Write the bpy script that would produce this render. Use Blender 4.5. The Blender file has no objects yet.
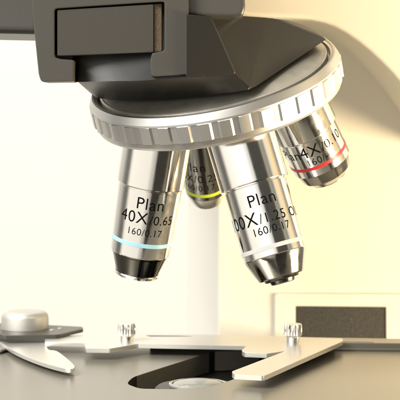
import bpy, bmesh, math, random
from mathutils import Vector, Matrix
random.seed(7)
MM = 0.001
sc = bpy.context.scene
COL = sc.collection
OFF = Vector((0.0, -520.0, 233.0))          # everything is modelled in mm with the lens at the origin, then moved so the microscope foot is at 0,0,0

# ------------------------------------------------------------------ camera model
F = 1500.0
PITCH = -math.radians(3.2)
CP, SP = math.cos(PITCH), math.sin(PITCH)
def ray(px, py):
    x, y, z = (px-200)/F, 1.0, (200-py)/F
    return Vector((x, y*CP - z*SP, y*SP + z*CP))
def on_plane(px, py, p, n):
    d = ray(px, py); return d*(p.dot(n)/d.dot(n))
def at_y(px, py, y):
    d = ray(px, py); return d*(y/d.y)
def at_z(px, py, z):
    d = ray(px, py); return d*(z/d.z)

# ------------------------------------------------------------------ node helpers
def mat(name, color, rough=.5, metal=0.0, spec=.5, noise=None, bump=None, coat=0.0, rough_var=None):
    m = bpy.data.materials.new(name); m.use_nodes = True
    nt = m.node_tree; b = nt.nodes['Principled BSDF']
    b.inputs['Base Color'].default_value = (*color, 1); b.inputs['Roughness'].default_value = rough
    b.inputs['Metallic'].default_value = metal; b.inputs['Specular IOR Level'].default_value = spec
    b.inputs['Coat Weight'].default_value = coat
    tc = nt.nodes.new('ShaderNodeTexCoord')
    def tex(scale, detail=3, stretch=None):
        n = nt.nodes.new('ShaderNodeTexNoise'); n.inputs['Scale'].default_value = scale; n.inputs['Detail'].default_value = detail
        if stretch:
            mp = nt.nodes.new('ShaderNodeMapping'); mp.inputs['Scale'].default_value = stretch
            nt.links.new(tc.outputs['Object'], mp.inputs[0]); nt.links.new(mp.outputs[0], n.inputs['Vector'])
        else: nt.links.new(tc.outputs['Object'], n.inputs['Vector'])
        return n
    if noise:                       # (scale, second colour, low, high[, stretch])
        n = tex(noise[0], 4, noise[4] if len(noise) > 4 else None)
        r = nt.nodes.new('ShaderNodeValToRGB')
        r.color_ramp.elements[0].position = noise[2]; r.color_ramp.elements[1].position = noise[3]
        r.color_ramp.elements[0].color = (*color, 1); r.color_ramp.elements[1].color = (*noise[1], 1)
        nt.links.new(n.outputs['Fac'], r.inputs[0]); nt.links.new(r.outputs[0], b.inputs['Base Color'])
    if rough_var:                   # (scale, low rough, high rough[, stretch])
        n = tex(rough_var[0], 4, rough_var[3] if len(rough_var) > 3 else None)
        r = nt.nodes.new('ShaderNodeMapRange'); r.inputs[1].default_value = .3; r.inputs[2].default_value = .7
        r.inputs[3].default_value = rough_var[1]; r.inputs[4].default_value = rough_var[2]
        nt.links.new(n.outputs['Fac'], r.inputs[0]); nt.links.new(r.outputs[0], b.inputs['Roughness'])
    if bump:                        # (scale, strength, distance mm[, stretch])
        n = tex(bump[0], 3, bump[3] if len(bump) > 3 else None)
        bp = nt.nodes.new('ShaderNodeBump'); bp.inputs['Strength'].default_value = bump[1]; bp.inputs['Distance'].default_value = bump[2]*MM
        nt.links.new(n.outputs['Fac'], bp.inputs['Height']); nt.links.new(bp.outputs[0], b.inputs['Normal'])
    return m

M = {}
M['chrome'] = mat('polished_chrome', (.83,.81,.77), .10, 1, rough_var=(420,.07,.15))
M['cone']   = mat('nose_chrome_grey_reflection', (.42,.41,.385), .12, 1, rough_var=(420,.08,.16))  # base colour lowered to put a greyer reflection into the chrome cones
M['satin']  = mat('satin_chrome', (.88,.865,.83), .30, 1, rough_var=(1500,.27,.33))
M['disc']   = mat('brushed_disc', (.60,.57,.50), .36, .75, .6, noise=(260,(.50,.465,.39),.35,.75), rough_var=(2500,.39,.45))
M['ring']   = mat('ring_metal', (.66,.645,.61), .36, .92, .5, bump=(1800,.05,.01))
M['groove'] = mat('dark_groove', (.03,.028,.025), .6)
M['plastic']= mat('dark_grey_plastic', (.050,.047,.039), .36, 0, .5, noise=(4200,(.058,.054,.045),.4,.7), bump=(4500,.25,.05))
M['plasticd']= mat('charcoal_plastic', (.016,.0152,.013), .34, 0, .5, bump=(3200,.2,.06))
M['slider'] = mat('slider_plastic', (.044,.041,.034), .40, 0, .4, noise=(4200,(.052,.048,.040),.45,.7), bump=(4500,.3,.05))
M['tan']    = mat('slider_edge', (.18,.13,.078), .55, 0, .3, noise=(3500,(.085,.06,.034),.4,.65), bump=(2500,.4,.1))
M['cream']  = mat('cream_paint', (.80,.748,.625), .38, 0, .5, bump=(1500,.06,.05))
M['strip']  = mat('grey_arm_side', (.64,.61,.55), .45, 0, .4, bump=(1500,.06,.05))  # greyer tone for the chamfer on the arm's left side
M['conedark'] = mat('nose_chrome_dark_reflection', (.13,.125,.115), .09, 1, rough_var=(500,.07,.13))  # chrome cone whose dark reflection is painted in as base colour
M['foam']   = mat('dark_textured_panel', (.035,.032,.025), .55, 0, .5, noise=(1300,(.052,.048,.038),.45,.65), bump=(1500,.7,.3))
M['stage']  = mat('stage_anodised', (.24,.225,.186), .30, 0.5, .5, noise=(2500,(.256,.24,.198),.4,.7), rough_var=(2500,.285,.315), bump=(4000,.08,.012))
M['black']  = mat('black_anodised', (.022,.021,.018), .4, 0, .5)
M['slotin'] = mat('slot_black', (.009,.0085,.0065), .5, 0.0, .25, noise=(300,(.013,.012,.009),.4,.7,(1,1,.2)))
M['plate']  = mat('bright_plate', (.74,.725,.68), .30, .75, .5, noise=(1500,(.71,.695,.65),.4,.7), rough_var=(1200,.28,.33))
M['ink']    = mat('black_ink', (.006,.006,.006), .9, 0, .0)
M['blue']   = mat('blue_band', (.30,.56,.67), .35, 0, .5)
M['white']  = mat('white_band', (.44,.435,.415), .4, 0, .5)
M['red']    = mat('red_band', (.56,.03,.032), .35, 0, .5)
M['green']  = mat('yellow_green_band', (.46,.54,.03), .35, 0, .5)
M['tipdark']= mat('dark_nickel', (.10,.095,.085), .22, 1, rough_var=(500,.18,.3))
M['smoke']  = mat('smoked_barrel', (.30,.29,.26), .16, 1)
M['nickel'] = mat('nickel_knob', (.56,.545,.50), .46, .7, rough_var=(900,.43,.50))
M['wall']   = mat('plain_wall', (.67,.662,.635), .8, 0, .2, noise=(2.2,(.66,.65,.615),.35,.7))
def dust(m, scale, size, col, keep):
    nt = m.node_tree; b = nt.nodes['Principled BSDF']; tc = nt.nodes.new('ShaderNodeTexCoord')
    v = nt.nodes.new('ShaderNodeTexVoronoi'); v.inputs['Scale'].default_value = scale; nt.links.new(tc.outputs['Object'], v.inputs['Vector'])
    lt = nt.nodes.new('ShaderNodeMath'); lt.operation = 'LESS_THAN'; lt.inputs[1].default_value = size; nt.links.new(v.outputs['Distance'], lt.inputs[0])
    sx = nt.nodes.new('ShaderNodeSeparateColor'); nt.links.new(v.outputs['Color'], sx.inputs[0])
    gt = nt.nodes.new('ShaderNodeMath'); gt.operation = 'LESS_THAN'; gt.inputs[1].default_value = keep; nt.links.new(sx.outputs[0], gt.inputs[0])
    mu = nt.nodes.new('ShaderNodeMath'); mu.operation = 'MULTIPLY'; nt.links.new(lt.outputs[0], mu.inputs[0]); nt.links.new(gt.outputs[0], mu.inputs[1])
    mx = nt.nodes.new('ShaderNodeMix'); mx.data_type = 'RGBA'; nt.links.new(mu.outputs[0], mx.inputs[0]); mx.inputs[7].default_value = (*col, 1)
    mx.inputs[6].default_value = b.inputs['Base Color'].default_value
    if b.inputs['Base Color'].links: nt.links.new(b.inputs['Base Color'].links[0].from_socket, mx.inputs[6])
    nt.links.new(mx.outputs[2], b.inputs['Base Color'])
for k_ in ('plastic','plasticd','slider'): dust(M[k_], 330, .03, (.13,.125,.105), .3)
dust(M['stage'], 300, .028, (.36,.34,.29), .2)
dust(M['disc'], 420, .06, (.16,.13,.09), .4)
g = bpy.data.materials.new('lens_glass'); g.use_nodes = True
b = g.node_tree.nodes['Principled BSDF']; b.inputs['Base Color'].default_value = (.24,.24,.215,1); b.inputs['Roughness'].default_value = .15
b.inputs['Coat Weight'].default_value = .15; b.inputs['Coat Roughness'].default_value = .02
M['glass'] = g

# ------------------------------------------------------------------ mesh helpers
def sharp(bm, ang=28):
    bm.normal_update()
    for f in bm.faces: f.smooth = True
    for e in bm.edges:
        e.smooth = not (len(e.link_faces) == 2 and e.calc_face_angle(0) > math.radians(ang))
def link(name, bm, m, parent=None, ang=28):
    """one mesh object, origin at the centre of its bounds"""
    if ang: sharp(bm, ang)
    xs = [v.co for v in bm.verts]
    lo = Vector([min(c[i] for c in xs) for i in range(3)]); hi = Vector([max(c[i] for c in xs) for i in range(3)])
    c = (lo+hi)/2
    for v in bm.verts: v.co = (v.co-c)*MM
    me = bpy.data.meshes.new(name); bm.to_mesh(me); bm.free()
    for mm_ in (m if isinstance(m, (list, tuple)) else [m]): me.materials.append(mm_)
    o = bpy.data.objects.new(name, me); COL.objects.link(o)
    wc = (c+OFF)*MM
    if ang:
        wn = o.modifiers.new('weighted', 'WEIGHTED_NORMAL'); wn.keep_sharp = True
    o['wc'] = tuple(wc)
    if parent: o.parent = parent; o.location = wc - Vector(parent['wc'])
    else: o.location = wc
    return o
def axframe(ax, ref):
    ax = ax.normalized(); c = (ref - ax*ref.dot(ax)).normalized(); r = (-ax).cross(c)
    return ax, c, r                                     # axis, facing, right
def lathe(bm, prof, base, fr, seg=128, radial=None, closed=False, mi=0):
    """prof: (radius, distance along axis)"""
    ax, c, r = fr; rows = []
    for (R, s) in prof:
        if R < 1e-6: rows.append([bm.verts.new(base+ax*s)]); continue
        row = []
        for i in range(seg):
            a = 2*math.pi*i/seg; k = R if radial is None else radial(R, s, a)
            row.append(bm.verts.new(base + ax*s + (c*math.cos(a)+r*math.sin(a))*k))
        rows.append(row)
    pairs = list(zip(rows[:-1], rows[1:])) + ([(rows[-1], rows[0])] if closed else [])
    for A, B in pairs:
        for i in range(seg):
            j = (i+1) % seg
            if len(A) == 1 and len(B) == 1: continue
            if len(A) == 1: f = bm.faces.new((A[0], B[i], B[j]))
            elif len(B) == 1: f = bm.faces.new((A[i], B[0], A[j]))
            else: f = bm.faces.new((A[i], B[i], B[j], A[j]))
            f.material_index = mi
    bmesh.ops.recalc_face_normals(bm, faces=bm.faces)
    return bm
def slab(outer, vec, holes=(), bevel=0, segs=2):
    """planar polygon (3D points), optional holes, extruded along vec"""
    bm = bmesh.new(); es = []
    for loop in [outer, *holes]:
        vs = [bm.verts.new(p) for p in loop]
        es += [bm.edges.new((vs[i], vs[(i+1) % len(vs)])) for i in range(len(vs))]
    if holes: bmesh.ops.triangle_fill(bm, edges=es, use_beauty=True)
    else: bm.faces.new(bm.verts)
    bmesh.ops.dissolve_limit(bm, angle_limit=.001, verts=bm.verts[:], edges=bm.edges[:]) if holes else None
    r = bmesh.ops.extrude_face_region(bm, geom=bm.faces[:])
    for v in [g for g in r['geom'] if isinstance(g, bmesh.types.BMVert)]: v.co += vec
    bmesh.ops.recalc_face_normals(bm, faces=bm.faces)
    if bevel:
        bm.normal_update()
        ed = [e for e in bm.edges if len(e.link_faces) == 2 and e.calc_face_angle(0) > math.radians(35)]
        bmesh.ops.bevel(bm, geom=ed, offset=bevel, segments=segs, profile=.6, affect='EDGES', clamp_overlap=True)
    return bm
def smooth_loop(pts, n=6, closed=True):
    """Catmull-Rom through pixel points"""
    out = []; N = len(pts)
    for i in range(N):
        p0, p1, p2, p3 = pts[i-1], pts[i], pts[(i+1) % N], pts[(i+2) % N]
        for k in range(n):
            t = k/n
            out.append(tuple(.5*((2*p1[d]) + (-p0[d]+p2[d])*t + (2*p0[d]-5*p1[d]+4*p2[d]-p3[d])*t*t + (-p0[d]+3*p1[d]-3*p2[d]+p3[d])*t**3) for d in (0,1)))
    return out
def rounded(pts, rad, n=5):
    """round every corner of a polygon; pts (x,y) or (x,y,r)"""
    out = []; N = len(pts)
    for i in range(N):
        p = Vector(pts[i][:2]); a = Vector(pts[i-1][:2]); b = Vector(pts[(i+1) % N][:2]); r = pts[i][2] if len(pts[i]) > 2 else rad
        if r <= 0: out.append(tuple(p)); continue
        u = (a-p); v = (b-p); r = min(r, u.length*.45, v.length*.45); A = p+u.normalized()*r; B = p+v.normalized()*r
        for k in range(n+1):
            t = k/n; out.append(tuple(A*(1-t)**2 + p*2*t*(1-t) + B*t*t))
    return out

# ------------------------------------------------------------------ the microscope
root = bpy.data.objects.new('microscope', None); COL.objects.link(root); root.empty_display_size = .05
root['label'] = 'cream and dark grey laboratory microscope with four chrome objectives above its flat metal stage'
root['category'] = 'microscope'; root['wc'] = (0.0, 0.0, 0.0)

# nosepiece frame recovered from the photograph (tilted towards the viewer's left)
N = Vector((-.1984,-.32,.9264)).normalized(); E1 = Vector((.8499,-.5269,0)).normalized(); E2 = N.cross(E1)
C0 = Vector((4.0998,485.0619,14.0888))
FR = (N, -E2, (-N).cross(-E2))
# --- turret: knurled ring
NT = 40
def knurl(R, s, a):
    if not (-8.05 < s < -2.55) or R < 40: return R
    ph = (a*NT/(2*math.pi)) % 1.0
    return R-.05+.22*(ph/.54-.5) if ph < .54 else R-.55-.22*((ph-.54)/.46-.5)
seg = NT*10
bm = bmesh.new()
lathe(bm, [(39.0,0.05),(39.3,.3),(39.9,.25),(40.3,-.4),(41.0,-1.9),(41.05,-2.5),(41.35,-2.65),(41.35,-7.9),(40.5,-8.1),(40.4,-9.6),(40.0,-10.4),(39.0,-10.9),(33,-11.4),(30,-11.5),(30,-3.0),(38.2,-3.0),(38.3,-.2)], C0, FR, seg, knurl, closed=True)
ringo = link('nosepiece_ring', bm, M['ring'], root, 20)
bm = lathe(bmesh.new(), [(0,-11.0),(32.5,-11.0),(32.5,-12.6),(31.9,-13.2),(0,-16.0)][::1], C0, FR, 128)
link('turret_plate', bm, M['satin'], ringo)
bm = lathe(bmesh.new(), [(0,2.6),(27,2.6),(33,1.5),(36.2,.35),(36.8,.4),(37.25,.15),(37.3,-.6),(37.3,-2.8),(0,-2.8)], C0, FR, 160)
link('brushed_disc', bm, M['disc'], root)

def turned(src, ax):
    """copy of a metal with the fine circular turning lines of a lathe round the axis ax"""
    m = M[src].copy(); nt = m.node_tree; b = nt.nodes['Principled BSDF']
    tc = nt.nodes.new('ShaderNodeTexCoord'); d = nt.nodes.new('ShaderNodeVectorMath'); d.operation = 'DOT_PRODUCT'
    d.inputs[1].default_value = tuple(ax); nt.links.new(tc.outputs['Object'], d.inputs[0])
    n = nt.nodes.new('ShaderNodeTexNoise'); n.noise_dimensions = '1D'; n.inputs['Scale'].default_value = 5200; n.inputs['Detail'].default_value = 4
    nt.links.new(d.outputs['Value'], n.inputs['W'])
    bp = nt.nodes.new('ShaderNodeBump'); bp.inputs['Strength'].default_value = .5; bp.inputs['Distance'].default_value = .008*MM
    nt.links.new(n.outputs['Fac'], bp.inputs['Height']); nt.links.new(bp.outputs[0], b.inputs['Normal'])
    return m
# --- objectives -----------------------------------------------------
def text_mesh(rows_piece):
    """[(string, cap height)] -> flat bmesh of one line, centred, in mm"""
    bm = bmesh.new(); x = 0.0
    for s, h in rows_piece:
        cu = bpy.data.curves.new('t', 'FONT'); cu.body = s; cu.size = h/.729; cu.resolution_u = 4; cu.offset = 0.0
        cu.space_character = 1.06
        o = bpy.data.objects.new('t', cu); COL.objects.link(o)
        bpy.context.view_layer.update()
        me = bpy.data.meshes.new_from_object(o.evaluated_get(bpy.context.evaluated_depsgraph_get()))
        w = max([v.co.x for v in me.vertices] or [0])
        for v in me.vertices: v.co.x += x
        bm.from_mesh(me); x += w + .12*h
        bpy.data.objects.remove(o); bpy.data.curves.remove(cu); bpy.data.meshes.remove(me)
    for v in bm.verts: v.co.x -= x/2
    k = -x/2
    while k < x/2:
        bmesh.ops.bisect_plane(bm, geom=bm.verts[:]+bm.edges[:]+bm.faces[:], plane_co=(k,0,0), plane_no=(1,0,0)); k += .45
    return bm, x
def engrave(lines, base, fr, Rf, parent, name='engraved_text'):
    """lines: (pieces, s of the line's middle, arc offset mm to the right, cap height, slant)"""
    ax, c, r = fr; bm = bmesh.new()
    for pieces, s, arc in lines:
        t, w = text_mesh(pieces); h = max(p[1] for p in pieces)
        for v in t.verts:
            R = Rf(s)+.018
            a = (v.co.x+arc)/R; ss = s - (v.co.y - h/2); R = Rf(ss)+.018
            v.co = base + ax*ss + (c*math.cos(a)+r*math.sin(a))*R
        me = bpy.data.meshes.new('t'); t.to_mesh(me); t.free(); bm.from_mesh(me); bpy.data.meshes.remove(me)
    return link(name, bm, M['ink'], parent, 0)
def objective(base, ax, label, sleeve, body, band, bandm, cone, conem, tip, text, barrelm='chrome', tipm='tipdark'):
    ref = -(base+ax*30); fr = axframe(ax, ref); tm = turned(barrelm, ax); tc_ = tm if barrelm == 'chrome' else turned('chrome', ax)
    o = link('objective_lens', lathe(bmesh.new(), body, base, fr, 160), tm, root); o['label'] = label
    link('upper_sleeve', lathe(bmesh.new(), sleeve, base, fr, 160), tc_, o)
    s0, s1, R = band
    link('colour_band', lathe(bmesh.new(), [(R,s0),(R+.06,s0+.08),(R+.06,s1-.08),(R,s1)], base, fr, 160), M[bandm], o)
    link('nose_cone', lathe(bmesh.new(), cone, base, fr, 160), M[conem], o)
    link('front_lens', lathe(bmesh.new(), tip, base, fr, 96), M[tipm], o)
    def Rf(s):
        for (Ra, a), (Rb, b2) in zip(body[:-1], body[1:]):
            if a <= s <= b2 and b2-a > 2: return Ra+(Rb-Ra)*(s-a)/(b2-a)
        return max(p[0] for p in body)
    engrave(text, base, fr, Rf, o)
    return o
def rot(v, deg, axis=Vector((0,1,0))): return Matrix.Rotation(math.radians(deg), 3, axis) @ v

# 40x, blue band (front left)
B = Vector((-13.7653,481.4469,-3.9398)); A = Vector((-.136,.1804,-.9741)).normalized()
piv = B+A*30; A = rot(A, 1.2); B = piv-A*30
objective(B, A, 'objective marked 40X with a pale blue band',
  [(0,-1),(10.95,-1),(10.95,17.9),(10.75,18.25),(10.1,18.3),(0,18.3)],
  [(0,17),(9.95,17),(9.95,18.6),(10.35,18.9),(10.35,19.2),(9.75,41.0),(9.3,41.5),(0,41.5)],
  (36.0,37.35,9.9), 'blue',
  [(9.45,41.2),(9.3,41.7),(8.9,42.3),(7.05,48.0),(6.9,48.6),(5.9,48.9),(0,48.9)], 'conedark',
  [(5.6,48.7),(7.15,48.1),(7.3,48.5),(7.2,49.1),(6.6,49.5),(4.6,49.6),(4.2,49.0),(0,49.0)],
  [([('Plan',4.0)],22.6,1.2), ([('40X',4.0),('/0.65',3.1)],27.4,.9), ([('160/0.17',2.35)],32.2,.6)], tipm='chrome')
# 100x, white band (front right)
B = Vector((11.612,467.7294,-3.2436)); A = Vector((.2789,-.1328,-.9511)).normalized()
objective(B, A, 'oil objective marked 100X with a white band',
  [(0,-1),(10.9,-1),(10.9,18.6),(10.7,19.0),(9.9,19.1),(0,19.1)],
  [(0,18),(9.6,18),(9.6,19.4),(9.95,19.7),(9.95,20.0),(9.95,41.6),(9.6,42.0),(0,42.0)],
  (38.5,39.8,9.97), 'white',
  [(9.75,41.8),(9.6,42.3),(9.35,43.0),(7.25,48.3),(7.0,48.7),(5.6,48.9),(0,48.9)], 'cone',
  [(5.5,48.7),(5.5,49.2),(5.2,49.5),(4.0,49.6),(3.7,50.5),(3.0,50.7),(2.6,50.3),(0,50.3)],
  [([('Plan',3.9)],24.2,1.0), ([('100X',4.2),('/1.25 OIL',3.1)],29.6,.3), ([('160/0.17',2.5)],33.8,1.4)])
# 4x, red band (back right)
B = Vector((27.947,492.9602,8.9716)); A = Vector((.4347,.3553,-.8275)).normalized()
objective(B, A, 'short objective marked 4X with a red band',
  [(0,-1),(11.0,-1),(11.0,15.6),(10.8,16.0),(10,16.1),(0,16.1)],
  [(0,15),(9.9,15),(9.9,16.3),(10.1,16.6),(10.1,29.0),(9.7,29.4),(0,29.4)],
  (25.4,26.6,10.12), 'red',
  [(9.8,29.2),(9.6,29.6),(8.6,33.2),(6.7,35.0),(6.4,35.3),(0,35.3)], 'cone',
  [(6.2,35.1),(6.2,35.6),(5.6,35.8),(5.0,35.4),(0,35.4)],
  [([('Plan',3.6),('4X',4.2),('/0.10',3.3)],19.6,-1.2), ([('160/-',2.6)],23.6,-.8)])
# 10x, yellow-green band (back)
B = Vector((-.766,509.6223,8.5781))-E1*1.6; A = Vector((.1059,.5524,-.8268)).normalized()
objective(B, A, 'objective marked 10X with a yellow green band at the back',
  [(0,-1),(8.4,-1),(8.4,16.6),(8.2,17.0),(7,17.1),(0,17.1)],
  [(0,16),(7.2,16),(7.2,17.3),(7.4,17.6),(7.4,41.4),(7.3,41.7),(0,41.7)],
  (38.8,40.1,7.43), 'green',
  [(7.3,41.5),(7.2,42.0),(6.8,43.6),(5.7,46.3),(5.0,47.0),(0,47.1)], 'satin',
  [(4.4,46.9),(4.4,47.4),(4.0,47.6),(0,47.4)],
  [([('Plan',3.8)],27.0,-3.6), ([('10X/0.25',3.2)],32.0,-3.4), ([('160/0.17',2.5)],36.0,-3.0)], barrelm='smoke')

# --- dark grey mount above the turret ---------------------------------
P4 = C0+N*3.4
bot = [(95,97),(100,98.3),(108,99.6),(117,100.3),(130,100.6),(142,100.5),(165,99.5),(190,97.3),(220,93.8),(240,91.2),(252,89),(326,39.5)]
Bp = [on_plane(x, y, P4, N) for x, y in bot]
Up = [at_y(78,82,447), at_y(80,82,446.5), at_y(100,81.5,444), at_y(118,81,443), at_y(130,81,442.6), at_y(142,80.6,442.3), at_y(165,79,442.3), at_y(195,76.6,443), at_y(215,75.3,443.5), at_y(234,73.5,447)]
bm = bmesh.new()
bv = [bm.verts.new(p) for p in Bp]; uv = [bm.verts.new(p) for p in Up]
for i in range(9): bm.faces.new((bv[i], bv[i+1], uv[i+1], uv[i]))
bm.faces.new((bv[9], bv[10], uv[9]))
r1 = bm.verts.new(at_y(213,15,453)); r2 = bm.verts.new(at_y(270,18,465)); r3 = bm.verts.new(at_y(303,25,481)); r25 = bm.verts.new(at_y(288,20.3,475)); r35 = bm.verts.new(at_y(316,31.3,484)); r15 = bm.verts.new(at_y(245,16.2,459))
bm.faces.new((uv[9], bv[10], r2, r15, r1)); bm.faces.new((r2, bv[10], bv[11], r35, r3, r25))
q1 = bm.verts.new(at_y(188,17,446)); bm.faces.new((uv[7], uv[8], uv[9], r1, q1))
# back of the casting
k1 = bm.verts.new(Vector((at_y(300,24,481).x, 530, at_y(300,24,481).z))); k2 = bm.verts.new(Vector((-33,520,30))); k3 = bm.verts.new(on_plane(300,36,P4,N)+Vector((0,6,-2)))
k4 = bm.verts.new(on_plane(110,60,P4,N)); k5 = bm.verts.new(at_y(80,0,450)); k6 = bm.verts.new(Vector((at_y(188,15,450).x, 530, at_y(188,13,450).z))); k7 = bm.verts.new(Vector((at_y(255,15,468).x, 530, at_y(272,18,468).z)))
bm.faces.new((uv[0], k5, k2, k4, bv[0]))
bm.faces.new([k4, *[k3, bv[11]], *bv[10::-1]][:])
bm.faces.new((r1, r15, r2, k7, k6)); bm.faces.new((q1, r1, k6)); bm.faces.new((r2, r25, r3, k1, k7)); bm.faces.new((r3, r35, bv[11], k3, k1))
bm.faces.new((k1, k3, k4, k2)); bm.faces.new((k5, k6, k7, k1, k2)); bm.faces.new([k5, uv[0], *uv[1:8], q1, k6])
bmesh.ops.triangulate(bm, faces=[f for f in bm.faces if len(f.verts) > 4])
bmesh.ops.recalc_face_normals(bm, faces=bm.faces)
ed = [e for e in bm.edges if set(e.verts) in ({bv[10], r2}, )]
bmesh.ops.bevel(bm, geom=ed, offset=1.3, segments=5, profile=.5, affect='EDGES', clamp_overlap=True)
mount = link('nosepiece_mount', bm, M['plasticd'], root, 40)

bm = slab([at_y(x, y, 440.5+(x-190)*.09+(y-18)*.0) for x, y in rounded([(186,14,0),(211.5,17,2),(236,73.2,2.5),(231,75.0,2),(186,77.2,0)], 2)], Vector((0,9,0)), bevel=.7, segs=3)
link('side_panel', bm, M['plasticd'], mount, 30)
# slotted block in front (one plate with the slot and the notch under it)
YB = 440.0
def bl(px, py, d=0): return at_y(px, py, YB + (px-110)*.02 + d)
outl = rounded([(27,-60,0),(33,20,0),(34.5,35,1),(38.5,74,2),(41,82.2,5),(73,81.6,0),(73.5,60,0),(60,59,3),(54.3,57,3),(54.3,8.6,3),(90,6.2,0),(159,1.8,3),(164.4,2,2),(164.4,51,3),(152,53,2),(150.3,60,1),(151.5,76,4),(156,76.6,3),(188,74.4,5),(190,70,3),(187.5,-60,0)], 1.0)
bm = slab([bl(x, y) for x, y in outl], Vector((0,14,0)), bevel=.45)
block = link('slider_housing', bm, M['plastic'], mount, 30)
# inside of the slot and the darker curved face under it
bm = slab([bl(x, y, 10) for x, y in [(50,4),(168,-2),(168,62),(50,62)]], Vector((0,5,0)))
link('slot_backing', bm, M['black'], mount)
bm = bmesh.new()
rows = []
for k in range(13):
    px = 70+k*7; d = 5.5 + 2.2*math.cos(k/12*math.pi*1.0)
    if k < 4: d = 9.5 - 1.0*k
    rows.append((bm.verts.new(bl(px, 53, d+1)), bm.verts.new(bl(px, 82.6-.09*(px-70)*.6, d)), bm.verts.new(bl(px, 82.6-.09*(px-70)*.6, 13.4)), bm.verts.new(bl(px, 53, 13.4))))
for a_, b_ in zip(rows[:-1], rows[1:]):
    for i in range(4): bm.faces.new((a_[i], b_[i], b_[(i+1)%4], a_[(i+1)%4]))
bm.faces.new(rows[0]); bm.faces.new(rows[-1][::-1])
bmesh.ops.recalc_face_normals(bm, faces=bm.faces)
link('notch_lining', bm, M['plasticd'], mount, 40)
# the slider that fills the slot
sl = rounded([(57.3,10.2),(153.4,4.2),(153.4,52.2),(57.3,55.6)], 1.0)
bm = slab([bl(x, y, .6) for x, y in sl], Vector((0,8,0)), bevel=.5)
slider = link('filter_slider', bm, M['slider'], mount)
bm = slab([bl(x, y, 1.4+(x-153.6)*.05) for x, y in [(153.8,4.0),(161.8,3.4),(161.8,51.6),(153.8,52.1)]], Vector((0,7,0)), bevel=.3)
link('slider_end', bm, M['tan'], slider)

# upper body strip to the right of the block and the bar running off to the left
bm = slab([at_y(x, y, 445) for x, y in rounded([(184,-60,0),(243,-60,0),(245.5,8,3),(243,16,5),(236,17.8,5),(184,16.6,0)], 3)], Vector((0,40,0)), bevel=2.2, segs=4)
link('viewing_head', bm, M['plastic'], root, 40)
bm = slab([at_y(x, y, 452) for x, y in [(-90,-60),(40,-60),(40,34.2),(-90,31.5)]], Vector((0,44,0)), bevel=2.4, segs=4)
link('body_bar', bm, M['plastic'], root, 40)

# --- cream arm -----------------------------------------------------------
YA = 600.0
def arm_pt(px, py, y): return at_y(px, py, y)
zline = at_y(0,131,YA).z
xl = at_y(220,200,YA).x
def prof():
    out = [(YA, at_y(0,420,YA).z), (YA, zline)]
    for k in range(1, 13):
        a = k/12*math.pi/2; out.append((YA-58+58*math.cos(a), zline+58*math.sin(a)))
    return out
pr = prof(); bm = bmesh.new()
zb = at_y(0,420,YA).z
cols = []
xr = 150.0
for x, dy in [(xl-13.5,70),(xl-13.3,50),(xl-12.2,40),(xl-.9,.65),(xl-.3,.12),(xl,0),(xr,0)]:
    cols.append([bm.verts.new((x, y+dy, z)) for y, z in pr])
for a_, b_ in zip(cols[:-1], cols[1:]):
    for i in range(len(pr)-1): bm.faces.new((a_[i], b_[i], b_[i+1], a_[i+1]))
# back and ends so the arm is a solid
back = [[bm.verts.new((x, 690, z)) for x in (xl-13.5, xr)] for z in (pr[0][1], pr[-1][1])]
bm.faces.new((back[0][0], back[0][1], back[1][1], back[1][0]))
bm.faces.new([*cols[0], back[1][0], back[0][0]]); bm.faces.new([*cols[-1][::-1], back[0][1], back[1][1]][::-1])
bm.faces.new([*[c_[0] for c_ in cols], back[0][1], back[0][0]]); bm.faces.new([*[c_[-1] for c_ in cols], back[1][1], back[1][0]])
bmesh.ops.recalc_face_normals(bm, faces=bm.faces)
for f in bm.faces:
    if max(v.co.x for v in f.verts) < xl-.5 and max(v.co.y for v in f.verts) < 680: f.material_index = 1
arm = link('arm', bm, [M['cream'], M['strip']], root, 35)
# arched front of the arm under the head
arc = [(180,-120),(180,8),(236,12),(250,15.5),(275,17),(300,18),(313,19.5),(325,22.8),(335,27),(346,33.5),(358,42),(370,52),(381,62.5),(392,74),(403,87),(415,103),(426,119),(438,134),(450,147),(466,157),(490,162),(540,168),(640,184),(820,204),(820,-120)]  # stretch beyond the frame's right edge is added to shape the shadow on the arm
bm = slab([at_y(x, y, 540) for x, y in arc], Vector((0,68,0)), bevel=1.6, segs=3)
link('arched_bridge', bm, M['cream'], arm, 40)
bm = slab([Vector(v) for v in ((-85,430,64),(14,430,64),(14,530,64),(-85,530,64))], Vector((0,0,70)), bevel=8, segs=5)
link('head_shade_slab', bm, M['cream'], root, 40)  # unseen slab in the head's place, added to keep light off the cove
bm = slab([Vector(v) for v in ((-44,496,20),(9,500,20),(9,600,20),(-44,600,20))], Vector((0,0,41.9)), bevel=3, segs=3)
link('shade_neck', bm, M['plasticd'], root, 40)  # hidden block behind the mount, added to shade the cove
# raised plate with the window, and the dark textured panel in it
hole = [(295.5,306.2),(386,307),(386.4,352),(295.5,352)]
bm = slab([at_y(x, y, YA-1.1) for x, y in rounded([(275,293.5,4),(560,294.5,0),(560,415,0),(275,415,0)], 3)], Vector((0,1.09,0)), holes=[[at_y(x, y, YA-1.1) for x, y in hole]], bevel=.5)
plate = link('window_frame', bm, M['cream'], arm, 40)
bm = slab([at_y(x, y, YA-.6) for x, y in [(294.5,305),(387.5,305.5),(388,353),(294.5,353)]], Vector((0,.55,0)))
link('textured_panel', bm, M['foam'], arm)

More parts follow.
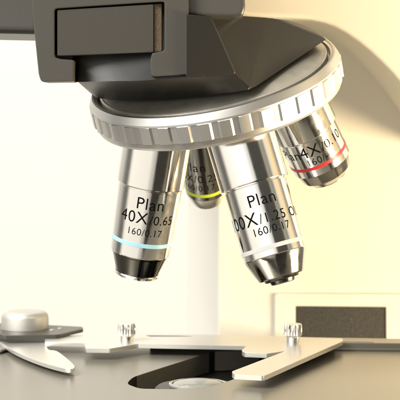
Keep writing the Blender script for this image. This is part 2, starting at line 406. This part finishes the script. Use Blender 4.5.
# --- stage ---------------------------------------------------------------
ZS = -83.0
def st(px, py, dz=0): return at_z(px, py, ZS+dz)
slot = rounded([(126.5,383.5,5),(133,377,4),(162,367.5,0),(212,351.6,3),(262,349.6,3),(300,349.5,3),(268,365,0),(240,376.5,2),(228,381,4),(208,386.8,5),(172,389,5),(140,388.5,5)], 3)
stage_out = [(-140,333),(560,345.5),(640,440),(-140,393.5)]
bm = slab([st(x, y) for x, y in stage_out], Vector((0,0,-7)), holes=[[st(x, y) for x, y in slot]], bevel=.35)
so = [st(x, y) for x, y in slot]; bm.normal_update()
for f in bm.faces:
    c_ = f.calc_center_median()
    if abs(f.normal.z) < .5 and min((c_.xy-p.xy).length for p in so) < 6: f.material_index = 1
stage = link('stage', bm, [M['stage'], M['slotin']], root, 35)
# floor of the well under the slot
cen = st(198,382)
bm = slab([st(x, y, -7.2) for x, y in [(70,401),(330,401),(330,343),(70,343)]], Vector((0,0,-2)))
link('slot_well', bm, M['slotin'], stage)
UPF = (Vector((0,0,1)), Vector((0,-1,0)), Vector((1,0,0)))
bm = lathe(bmesh.new(), [(0,-7.1),(13.5,-7.1),(13.5,-1.9),(12.6,-1.2),(9.0,-.9),(8.4,-.55),(8.0,-.5),(7.7,-1.0),(0,-1.0)], cen, UPF, 96)
cond = link('condenser', bm, M['black'], root, 25)
bm = lathe(bmesh.new(), [(9.1,-1.1),(9.1,-.35),(8.7,-.2),(8.2,-.3),(8.1,-.9)], cen, UPF, 96, closed=False)
link('condenser_rim', bm, M['nickel'], cond)
bm = lathe(bmesh.new(), [(8.05,-.8),(7.4,-.1),(6,.35),(4,.65),(2,.8),(0,.85)], cen, UPF, 96)
link('condenser_lens', bm, M['glass'], cond, 60)

# rails at the back right of the stage
bm = slab([st(x, y, .9) for x, y in [(300,344.4),(560,347.2),(560,350.3),(316,347.9)]], Vector((0,0,-.85)), bevel=.15)
rail = link('slide_rail', bm, M['stage'], root)
bm = slab([st(x, y, 2.4) for x, y in [(290,337),(560,341),(560,344.6),(300,342.4)]], Vector((0,0,-2.35)), bevel=.2)
link('rear_rail', bm, M['stage'], root)
bm = bmesh.new()
for k in range(13):
    p = st(342+k*2.55, 341.2+k*.05, 2.55)
    bmesh.ops.create_cube(bm, size=1, matrix=Matrix.Translation(p) @ Matrix.Diagonal((.45,1.9,.35,1)))
link('vernier_marks', bm, M['white'], rail, 0)

# mechanical slide holder: the bar with its two jaws
ZH = 4.2
def hp(px, py): return st(px, py, ZH)
bar = rounded([(45,336.7,0),(90,334.5,0),(150,333.3,0),(250,335.5,0),(342.5,338.3,2),(343,341,2),(264,376,3),(233.5,374.3,3),(231.5,371.5,2),(286,350.8,2),(267,353.6,1),(244,352.6,2),(241.5,350.5,1),(246.5,345.8,1),(200,345.0,0),(137.5,343.8,1),(110,348.6,1),(85.5,348.3,1),(84.5,342.6,1),(45,342.0,0)], 1, 4)
bm = slab([hp(x, y) for x, y in bar], Vector((0,0,-1.5)), bevel=.28, segs=2)
holder = link('slide_holder', bm, M['plate'], root, 40)
bm = slab([st(x, y, ZH-1.5) for x, y in [(150,337.5),(335,340.5),(335,343),(150,341.5)]], Vector((0,0,-(ZH-1.5)+.02)))
link('holder_foot', bm, M['black'], holder)
bm = slab([st(x, y, ZH+.06) for x, y in rounded([(146,335.2),(180,335.6),(192,336.2),(150,336.3)], .3)], Vector((0,0,-.05)))
link('holder_slot', bm, M['plasticd'], holder)
def thumbscrew(px, py):
    p = hp(px, py); nt = 18
    def kn(R, s, a):
        if not (2.0 < s < 6.6) or R < 2.6: return R
        return R - .32*(.5+.5*math.cos(a*nt))**2
    bm = lathe(bmesh.new(), [(0,-.3),(2.35,-.3),(2.35,1.9),(2.6,2.1),(3.05,2.5),(3.15,2.8),(3.15,6.0),(2.95,6.4),(2.6,6.5),(0,6.55)], p, UPF, nt*8, kn)
    return link('thumbscrew', bm, M['chrome'], holder, 25)
thumbscrew(127,341.3); thumbscrew(293,342.2)

# left: sprung finger, dark lever and the round knob over it
fin = smooth_loop([(-30,330),(-6,334),(20,336),(46.5,338),(46.5,343.5),(48.5,349.3),(57,351),(66,357.5),(73.8,364.5),(74,368),(70,368.8),(62,367.8),(46,363.5),(28,357),(12,349.5),(-2,341),(-20,338)], 4)
bm = slab([st(x, y, 2.6) for x, y in fin], Vector((0,0,-1.4)), bevel=.25)
finger = link('spring_finger', bm, M['plate'], root, 40)
bm = slab([st(x, y, 1.15) for x, y in [(-30,335),(30,337),(30,342),(-30,339)]], Vector((0,0,-1.13)))
link('finger_foot', bm, M['black'], finger)
bm = slab([st(x, y, 1.8) for x, y in [(-20,342.5),(0,344.5),(7,347),(0,349.5),(-20,348)]], Vector((0,0,-1.1)), bevel=.2)
link('stop_tab', bm, M['plate'], root)
lev = rounded([(-30,331,0),(0,334,2),(4,335.6,2),(58,334.6,3),(83.5,328.6,2),(82.5,326.6,2),(50,325,3),(-30,322,0)], 2)
bm = slab([st(x, y, 5.6) for x, y in lev], Vector((0,0,-1.35)), bevel=.3)
lever = link('clamp_lever', bm, M['plastic'], root, 40)
for px, py in ((52,330.2),(60,328.6)):
    link('rivet', lathe(bmesh.new(), [(0,.3),(.7,.28),(.9,.1),(.9,-.2)], st(px, py, 5.6), UPF, 24), M['nickel'], lever)
p = st(25,328.2, 5.6)
bm = lathe(bmesh.new(), [(0,-.1),(8.6,-.1),(8.7,.3),(8.6,4.3),(8.2,5.4),(7.2,6.1),(5.8,6.35),(0,6.4)], p, UPF, 128)
link('lever_knob', bm, M['nickel'], lever, 50)

# ------------------------------------------------------------------ background wall
bm = slab([Vector(v) for v in ((-1200,1500,-700),(1200,1500,-700),(1200,1500,900),(-1200,1500,900))], Vector((0,20,0)))
w = link('wall', bm, M['wall'], None); w['kind'] = 'structure'

# ------------------------------------------------------------------ light
wd = bpy.data.worlds.new('World'); sc.world = wd; wd.use_nodes = True
nt = wd.node_tree; bg = nt.nodes['Background']
tc = nt.nodes.new('ShaderNodeTexCoord'); sp = nt.nodes.new('ShaderNodeSeparateXYZ'); nt.links.new(tc.outputs['Generated'], sp.inputs[0])
at = nt.nodes.new('ShaderNodeMath'); at.operation = 'ARCTAN2'
neg = nt.nodes.new('ShaderNodeMath'); neg.operation = 'MULTIPLY'; neg.inputs[1].default_value = -1
nt.links.new(sp.outputs[1], neg.inputs[0]); nt.links.new(sp.outputs[0], at.inputs[0]); nt.links.new(neg.outputs[0], at.inputs[1])
mr = nt.nodes.new('ShaderNodeMapRange'); mr.inputs[1].default_value = -math.pi; mr.inputs[2].default_value = math.pi
nt.links.new(at.outputs[0], mr.inputs[0])
rp = nt.nodes.new('ShaderNodeValToRGB'); nt.links.new(mr.outputs[0], rp.inputs[0])
def room(stops):                      # degrees to the right of straight behind the camera -> colour of the room there
    el = rp.color_ramp.elements
    while len(el) > 1: el.remove(el[-1])
    for i, (d, c, v) in enumerate(stops):
        e = el[0] if i == 0 else el.new((d+180)/360)
        e.position = (d+180)/360; e.color = (c[0]*v, c[1]*v, c[2]*v, 1)
NEU, WRM, AMB = (1,.975,.92), (1,.92,.74), (1,.74,.38)
room([(-180,WRM,.7),(-120,NEU,.75),(-100,NEU,.25),(-88,NEU,.25),(-75,NEU,1.5),(-14,NEU,1.5),(-4,NEU,1.0),(4,NEU,.8),(9,NEU,.07),(46,WRM,.08),(52,WRM,.4),(64,WRM,.3),(72,WRM,.9),(88,AMB,1.15),(104,WRM,.35),(140,WRM,.6),(180,WRM,.7)])
mx = nt.nodes.new('ShaderNodeMix'); mx.data_type = 'RGBA'; mx.blend_type = 'MULTIPLY'; mx.inputs[0].default_value = 1
zr = nt.nodes.new('ShaderNodeValToRGB'); z0 = nt.nodes.new('ShaderNodeMapRange'); z0.inputs[1].default_value = -1; z0.inputs[2].default_value = 1
nt.links.new(sp.outputs[2], z0.inputs[0]); nt.links.new(z0.outputs[0], zr.inputs[0])
el = zr.color_ramp.elements
el[0].position = .20; el[0].color = (.05,.047,.04,1); el[1].position = .56; el[1].color = (1,1,1,1)
for p_, v_ in ((.25,.62),(.44,.72)):
    e_ = el.new(p_); e_.color = (v_, v_*.97, v_*.92, 1)
nt.links.new(rp.outputs[0], mx.inputs[6]); nt.links.new(zr.outputs[0], mx.inputs[7]); nt.links.new(mx.outputs[2], bg.inputs['Color'])
bg.inputs['Strength'].default_value = 1.0
def lamp(name, loc, target, size, power, col, size_y=None):
    l = bpy.data.lights.new(name, 'AREA'); l.energy = power; l.color = col; l.size = size*MM
    if size_y: l.shape = 'RECTANGLE'; l.size_y = size_y*MM
    o = bpy.data.objects.new(name, l); COL.objects.link(o); L = (Vector(loc)+OFF)*MM; T = (Vector(target)+OFF)*MM
    o.location = L; o.rotation_euler = (T-L).to_track_quat('-Z', 'Y').to_euler(); return o
lamp('softbox', (-650,-150,700), (0,490,0), 520, 22, (1,.98,.945), 520)
lamp('warm_lamp', (480,390,-145), (70,600,-20), 240, 6.2, (1,.80,.52), 110)
lamp('wall_lamp', (-300,900,700), (-150,1500,0), 400, 3.2, (1,.93,.80), 300)

# ------------------------------------------------------------------ camera
cam = bpy.data.cameras.new('camera'); co = bpy.data.objects.new('camera', cam); COL.objects.link(co); sc.camera = co
cam.sensor_width = 36; cam.sensor_fit = 'HORIZONTAL'; cam.lens = 36*F/400
co.location = OFF*MM; co.rotation_euler = (math.pi/2+PITCH, 0, 0)
cam.clip_start = .02; cam.clip_end = 20
cam.dof.use_dof = True; cam.dof.focus_distance = .462; cam.dof.aperture_fstop = 42

for o in list(bpy.data.objects):
    if 'wc' in o: del o['wc']
sc.view_settings.view_transform = 'Standard'; sc.view_settings.look = 'None'; sc.view_settings.exposure = 0.17; sc.view_settings.gamma = 1
sc.cycles.max_bounces = 8
